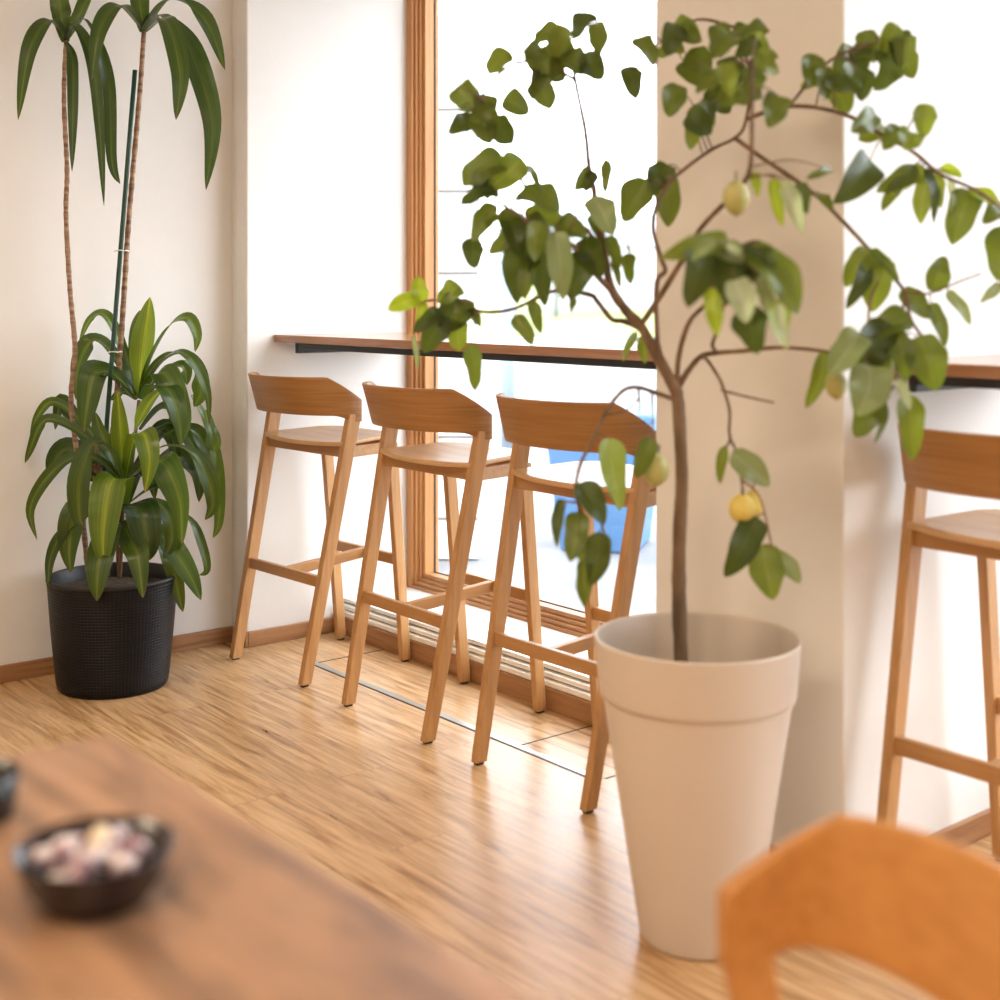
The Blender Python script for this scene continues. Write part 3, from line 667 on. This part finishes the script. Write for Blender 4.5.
for pts, r0, r1 in br:
    pp_ = path(pts, DT)
    pp_ = [pp_[0]] + [v + Vector([jr.uniform(-1, 1) * (.004 if r0 < 5 else .0015) for _ in range(3)]) for v in pp_[1:]]
    p = spline(pp_, 6); n = len(p) - 1
    BP += p[n // 6:]
    rr = [((r0 + (r1 - r0) * i / n) + (.5 if r0 < 3 else 0)) * DT / F * (1 + random.uniform(-.07, .07)) for i in range(n + 1)]
    q.tube(p, rr, 10 if r0 > 2 else 7)
branches = q

O, D_, PL_SHEEN, BR, YG = (.76, .78, .8), (.42, .47, .52), (1.6, 1.5, 5.), (2.0, 2.0, 1.0), (1.15, 1.15, 1.)
WH_SHEEN = (2.9, 2.6, 13.)  # the pale and white tones paint window sheen into the leaf colour
def L_(d, items): return [(b, e, w, tone, d) for b, e, w, tone in items]
ll = L_(.17, [((421, 302), (418, 277), 15, BR), ((418, 298), (388, 310), 16, BR), ((424, 302), (417, 322), 9, BR), ((460, 285), (437, 303), 21, YG), ((462, 300), (446, 332), 31, D_), ((455, 320), (459, 351), 23, YG), ((442, 311), (413, 332), 16, D_), ((446, 315), (424, 353), 24, D_), ((470, 308), (480, 327), 13, O), ((471, 344), (475, 391), 16, O), ((413, 335), (418, 370), 5, PL_SHEEN), ((470, 300), (455, 318), 18, O)])
ll += L_(.02, [((505, 160), (463, 186), 30, O), ((522, 158), (488, 190), 27, YG), ((498, 190), (461, 205), 21, D_), ((492, 203), (472, 242), 19, O), ((474, 238), (475, 269), 20, D_), ((518, 214), (484, 223), 10, YG), ((517, 228), (489, 254), 17, O), ((520, 192), (560, 212), 32, O), ((524, 212), (566, 224), 18, YG), ((522, 232), (517, 304), 26, D_), ((538, 238), (545, 306), 22, D_), ((532, 300), (541, 334), 12, O), ((514, 316), (533, 346), 15, O), ((583, 252), (570, 299), 27, D_), ((583, 238), (602, 277), 24, D_), ((558, 222), (587, 238), 24, O), ((571, 294), (571, 314), 7, O), ((505, 208), (520, 258), 22, D_), ((530, 215), (548, 255), 22, O), ((535, 255), (525, 300), 18, O), ((480, 170), (488, 200), 20, D_), ((530, 165), (543, 195), 8, O)])
ll += L_(-.06, [((556, 232), (563, 300), 23, PL_SHEEN), ((593, 196), (613, 236), 26, PL_SHEEN), ((540, 222), (535, 262), 20, YG)])
ll += L_(.06, [((608, 236), (619, 270), 13, O), ((612, 262), (620, 288), 7, O), ((630, 253), (631, 284), 13, O), ((592, 170), (574, 190), 16, O), ((607, 160), (605, 194), 10, O), ((648, 180), (624, 222), 28, O), ((662, 176), (668, 227), 24, O), ((668, 165), (648, 193), 24, D_), ((637, 332), (623, 362), 8, YG), ((641, 336), (645, 364), 10, YG), ((596, 172), (585, 192), 12, D_), ((590, 215), (600, 240), 12, D_)])
ll += L_(-.45, [((728, 240), (660, 258), 22, YG), ((706, 238), (688, 308), 36, D_), ((738, 248), (728, 305), 38, D_), ((752, 242), (776, 268), 20, D_), ((752, 246), (797, 315), 36, YG), ((710, 288), (717, 337), 17, BR), ((762, 268), (792, 300), 26, YG), ((746, 306), (757, 354), 31, D_), ((770, 300), (783, 347), 24, BR), ((745, 245), (768, 290), 30, D_), ((715, 245), (745, 262), 20, PL_SHEEN)])
ll += L_(-.5, [((735, 280), (746, 323), 26, WH_SHEEN), ((760, 275), (768, 313), 15, PL_SHEEN), ((779, 303), (787, 351), 10, WH_SHEEN), ((715, 240), (690, 262), 12, PL_SHEEN), ((727, 245), (740, 255), 7, WH_SHEEN)])
ll += L_(-.3, [((774, 178), (783, 227), 12, BR), ((784, 180), (803, 234), 16, WH_SHEEN), ((800, 183), (807, 214), 16, D_), ((754, 172), (758, 197), 10, BR), ((832, 170), (806, 180), 10, O)])
ll += L_(-.11, [((870, 160), (833, 203), 32, D_), ((818, 193), (833, 210), 11, O), ((918, 168), (876, 192), 18, O), ((902, 178), (882, 211), 13, O), ((922, 165), (902, 190), 16, YG), ((929, 176), (921, 224), 18, YG), ((927, 168), (934, 224), 12, D_), ((933, 173), (941, 208), 15, YG), ((940, 168), (962, 178), 11, BR), ((970, 190), (952, 245), 28, O), ((969, 190), (1000, 206), 16, BR), ((1004, 204), (983, 224), 22, O), ((1004, 226), (998, 281), 31, O), ((1000, 284), (980, 303), 10, PL_SHEEN), ((869, 250), (845, 287), 21, YG), ((869, 258), (846, 309), 16, D_), ((880, 258), (872, 312), 28, YG), ((872, 249), (899, 281), 11, O), ((933, 292), (945, 256), 20, O), ((947, 291), (971, 325), 13, PL_SHEEN), ((902, 289), (933, 318), 21, O), ((931, 303), (946, 346), 15, O), ((949, 180), (952, 218), 8, WH_SHEEN)])
ll += L_(-.2, [((911, 318), (866, 338), 28, O), ((888, 322), (862, 375), 36, D_), ((892, 328), (905, 382), 21, O), ((919, 336), (936, 391), 35, O), ((824, 352), (806, 408), 16, YG), ((878, 396), (855, 437), 29, O), ((908, 394), (912, 461), 23, YG), ((885, 402), (874, 444), 7, O), ((872, 345), (884, 375), 22, O), ((850, 345), (866, 385), 16, YG)])
ll += L_(-.26, [((860, 333), (829, 375), 28, PL_SHEEN), ((870, 366), (857, 416), 38, PL_SHEEN), ((897, 380), (910, 410), 10, WH_SHEEN)])
ll += L_(-.08, [((609, 438), (620, 511), 25, (1.7, 1.75, 2.6)), ((579, 483), (604, 525), 24, D_), ((562, 499), (557, 547), 11, D_), ((578, 512), (570, 562), 22, O), ((586, 533), (580, 562), 11, YG), ((598, 532), (590, 586), 24, (.5, .52, .6)), ((585, 558), (584, 607), 15, O), ((651, 438), (636, 478), 18, O)])
ll += L_(-.14, [((725, 446), (720, 484), 10, YG), ((732, 453), (770, 486), 24, PL_SHEEN), ((757, 517), (725, 577), 29, D_), ((763, 545), (773, 600), 31, YG), ((774, 553), (800, 583), 17, PL_SHEEN)])
rnd = random.Random(3)
for cx, cy, n, d0 in ((480, 105, 9, .03), (540, 70, 9, .05), (575, 40, 8, .05), (660, 50, 9, .06), (745, 50, 9, -.1), (750, 90, 6, -.3), (830, 70, 10, -.03), (880, 50, 8, .0), (900, 130, 5, -.1), (700, 110, 6, 0), (1040, 250, 4, -.16)):
    for k in range(n):
        a = rnd.uniform(0, 6.28); x, y = cx + rnd.uniform(-32, 32), cy + rnd.uniform(-28, 18)
        ll.append(((x, y), (min(x + 26 * math.cos(a), 1090), min(y + 10 + 24 * abs(math.sin(a)), 150 if cx < 1000 else 300)), rnd.uniform(16, 26), rnd.choice((O, D_, YG, O)), d0 + rnd.uniform(-.1, .1)))
q = MB(); pet = MB()
for (b, e, w, tone, dd) in ll:
    d = DT + dd; p0 = P(b[0], b[1], d + rnd.uniform(-.01, .01)); tilt = rnd.uniform(-.02, .05)
    p2 = P(e[0], e[1], d - tilt)
    ln = (p2 - p0).length
    mid = (p0 + p2) / 2 + Vector((AY, -AX, .3)) * ln * rnd.uniform(.04, .16)
    mid += Vector((AX, AY, 0)) * ln * rnd.uniform(-.07, .07)
    leaf(q, [p0, mid, p2], w * d / F * 1.12, rnd.uniform(-.7, .7), .11, rnd.uniform(.1, .45), 'ovate', tone, 20, 6)
    nb = min(BP, key=lambda v: (v - p0).length)
    if .004 < (nb - p0).length < .3:
        g_ = (p0 + nb) / 2 + Vector((0, 0, .1)) * (nb - p0).length
        pet.tube(spline([nb, g_, p0], 5), [.0016] * 6 + [.0012] * 5, 5)
fin(q, 'foliage', M['lemonleaf'], lt, lo, smooth=True)
branches.add(pet.v, pet.f); fin(branches, 'trunk', M['bark'], lt, lo, smooth=True)
def lemon(px, py, d, rx, rz, m, lean=0):
    q = MB(); k = d / F; rx *= k; rz *= k
    q.lathe([(.0004, -rz * 1.08), (rx * .16, -rz * .98), (rx * .5, -rz * .84), (rx * .85, -rz * .5), (rx, -rz * .05), (rx * .93, rz * .38), (rx * .66, rz * .76), (rx * .3, rz * .94), (.0004, rz)], n=28)
    o = q.build('lemon', M[m], lt, smooth=True, sub=1); o.location = P(px, py, d) - lo; o.rotation_euler = (lean, lean * .5, 0)
    s = MB(); s.tube([(0, 0, rz * .95), (.002, 0, rz * 1.5)], .0016, 6); s.build('stalk', M['greenstem'], o)
lemon(736, 198, DT - .36, 14, 18, 'lemon_green', .1)
lemon(656, 470, DT - .05, 14, 17, 'lemon_green', -.35)
lemon(836, 385, DT - .22, 11, 15, 'lemon_green', .2)
lemon(886, 370, DT - .18, 12, 16, 'lemon_green', .1)
lemon(742, 509, DT - .13, 14, 16, 'lemon_yellow', .1)
lemon(753, 505, DT - .1, 10, 16, 'lemon_yellow', -.1)

# ------------------------------------------------------------------ outside the windows
M['pave'] = bark('pale paving', (.13, .135, .145), (.22, .22, .225), (2, 2, 2))
M['lawn'] = bark('pale winter lawn', (.16, .2, .055), (.26, .29, .09), (3, 3, 3))
M['plank'] = mat('white painted board', (.6, .58, .56), .6)
M['bin'] = mat('blue plastic', (.065, .17, .34), .5)
M['far'] = mat('pale render', (.42, .40, .41), .8)
M['farroof'] = mat('pale grey roof', (.34, .36, .39), .8)
M['treefar'] = bark('hazy grey twigs', (.17, .185, .2), (.28, .29, .3), (4, 4, 4))
q = MB(); q.box(-34, 22, YO, 31, -.3, -.05); struct(q.build('ground', M['pave']))
q = MB(); q.hexa([(-110, 30, -.4), (60, 30, -.4), (60, 110, -.4), (-110, 110, -.4), (-110, 30, -.05), (60, 30, -.05), (60, 110, 4.0), (-110, 110, 4.0)]); struct(q.build('ground_lawn', M['lawn']))
# board fence
f0, f1 = P(380, 300, 6.6), P(479, 300, 6.6)
t = thing('board_fence', 'short white board fence outside the left window', 'fence', (f0.x, f0.y, -.05), math.atan2(f1.y - f0.y, f1.x - f0.x))
LW = (f1 - f0).length
for k in range(7):
    z0 = -.19 + k * .405
    q = MB(); q.box(-1.0, LW, -.012, .012, max(.01, z0), z0 + .387); q.build('board', M['plank'], t, bevel=.004)
q = MB(); q.box(-1.0, LW - .002, .0125, .03, 0, 2.7); q.build('added_backing', mat('grey backing board', (.3, .28, .26), .8), t)  # added dark sheet, gives the lines of shade between the boards
for x in (-.9, LW - .08):
    q = MB(); q.box(x, x + .07, .0305, .09, 0, 2.75); q.build('post', M['plank'], t)
# blue bin
bp_ = P(606, 560, 7.0); bp_.z = -.05
t = thing('blue_bin', 'blue bin standing outside behind the third stool', 'bin', bp_, .62)
q = MB(); q.post((0, 0, 0), (.2, .22), (0, 0, .66), (.27, .28)); q.build('bin_body', M['bin'], t, bevel=.02)
q = MB(); q.box(-.29, .29, -.31, .31, .66, .72); q.build('lid', M['bin'], t, bevel=.02)
# street post, far house, far trees
pp = P(508, 330, 11); pp.z = -.05
t = thing('bollard', 'slim pale grey post standing outside on the paving', 'post', pp)
q = MB(); q.tube([(0, 0, 0), (0, 0, 1.6)], .06, 16); q.build('shaft', mat('grey blue paint', (.22, .27, .33), .5), t, smooth=True)
q = MB(); q.lathe([(.075, 1.6), (.078, 1.63), (.05, 1.67), (.001, 1.68)], n=16); q.build('cap', M['farroof'], t, smooth=True)
hp = P(640, 290, 66)
t = thing('far_house', 'pale house with grey roof far beyond the lawn', 'house', (hp.x, hp.y, .35), .7)
q = MB(); q.box(-4.5, 4.5, -3, 3, 0, 3.4); q.build('wall', M['far'], t)
q = MB(); q.add([(-4.8, -3.3, 3.4), (4.8, -3.3, 3.4), (4.8, 3.3, 3.4), (-4.8, 3.3, 3.4), (-4.8, 0, 5), (4.8, 0, 5)], [(0, 1, 5, 4), (2, 3, 4, 5), (0, 4, 3), (1, 2, 5), (3, 2, 1, 0)]); q.build('roof', M['farroof'], t)
for x in (-2.6, 0, 2.6):
    q = MB(); q.box(x - .5, x + .5, -3.05, -2.98, 1.1, 2.4); q.build('window', M['farroof'], t)
def far_tree(px, d, h, label, seed):
    rn = random.Random(seed); c = P(px, 300, d); c.z = -.1 + max(0, c.y - 30) * 4.05 / 80
    t = thing('bare_tree', label, 'tree', c, group='hazy trees beyond the lawn')
    q = MB(); q.tube([(0, 0, 0), (.05, 0, h * .35), (0, .05, h * .6)], [.16, .12, .06], 8); q.build('trunk', M['treefar'], t, smooth=True)
    q = MB()
    for k in range(90):
        a, e = rn.uniform(0, 6.28), rn.uniform(.2, 1.4); l = h * rn.uniform(.2, .42); b = Vector((0, 0, h * rn.uniform(.3, .62)))
        tip = b + Vector((math.cos(a) * math.cos(e), math.sin(a) * math.cos(e), math.sin(e))) * l
        q.tube([b, (b + tip) / 2 + Vector((0, 0, .1)), tip], [.05, .03, .01], 5)
        for j in range(3):
            m_ = b.lerp(tip, rn.uniform(.4, .95)); q.tube([m_, m_ + Vector((rn.uniform(-1, 1), rn.uniform(-1, 1), rn.uniform(0, 1))) * .5], [.02, .008], 4)
    q.build('branches', M['treefar'], t)
far_tree(512, 54, 5.5, 'hazy bare tree seen left of the lemon tree, behind the grey post', 1)
far_tree(556, 58, 6, 'hazy bare tree beyond the lawn nearest the far house', 2)

# ------------------------------------------------------------------ light
w = bpy.data.worlds.new('overcast sky'); S.world = w; w.use_nodes = True
nt = w.node_tree; bg = nt.nodes['Background']
tc = nt.nodes.new('ShaderNodeTexCoord'); sp = nt.nodes.new('ShaderNodeSeparateXYZ'); nt.links.new(tc.outputs['Generated'], sp.inputs[0])
rp = nt.nodes.new('ShaderNodeValToRGB'); rp.color_ramp.elements[0].position = .0; rp.color_ramp.elements[0].color = (.86, .925, 1, 1); rp.color_ramp.elements[1].position = .6; rp.color_ramp.elements[1].color = (.89, .945, 1, 1)
nt.links.new(sp.outputs[2], rp.inputs[0]); nt.links.new(rp.outputs[0], bg.inputs[0]); bg.inputs[1].default_value = 4.2
def lamp(name, loc, size, energy, col, rot=(0, 0, 0)):
    l = bpy.data.lights.new(name, 'AREA'); l.shape = 'DISK'; l.size = size; l.energy = energy; l.color = col
    o = bpy.data.objects.new(name, l); C.objects.link(o); o.location = loc; o.rotation_euler = rot
    return o
WARM = (1, .80, .58)
for x, y in ((-2.6, -.2), (-.4, -.2), (1.8, -.2), (-2.6, -2.6), (-.4, -2.6), (1.8, -2.6)):
    lamp('ceiling_lamp', (x, y, 2.8), .5, 14, WARM)

# ------------------------------------------------------------------ camera
cam = bpy.data.cameras.new('camera'); co = bpy.data.objects.new('camera', cam); C.objects.link(co); S.camera = co
co.location = (0, 0, H); co.rotation_euler = (math.pi / 2, 0, math.atan2(AY, AX))
cam.sensor_width = 36; cam.lens = F / 1000 * 36; cam.shift_y = -(500 - HZ) / 1000
cam.clip_start = .05; cam.clip_end = 300
cam.dof.use_dof = True; cam.dof.focus_distance = 4.25; cam.dof.aperture_fstop = 2.3
S.view_settings.view_transform = 'Standard'; S.view_settings.look = 'None'; S.view_settings.gamma = 1; S.view_settings.use_curve_mapping = False
S.view_settings.exposure = .95
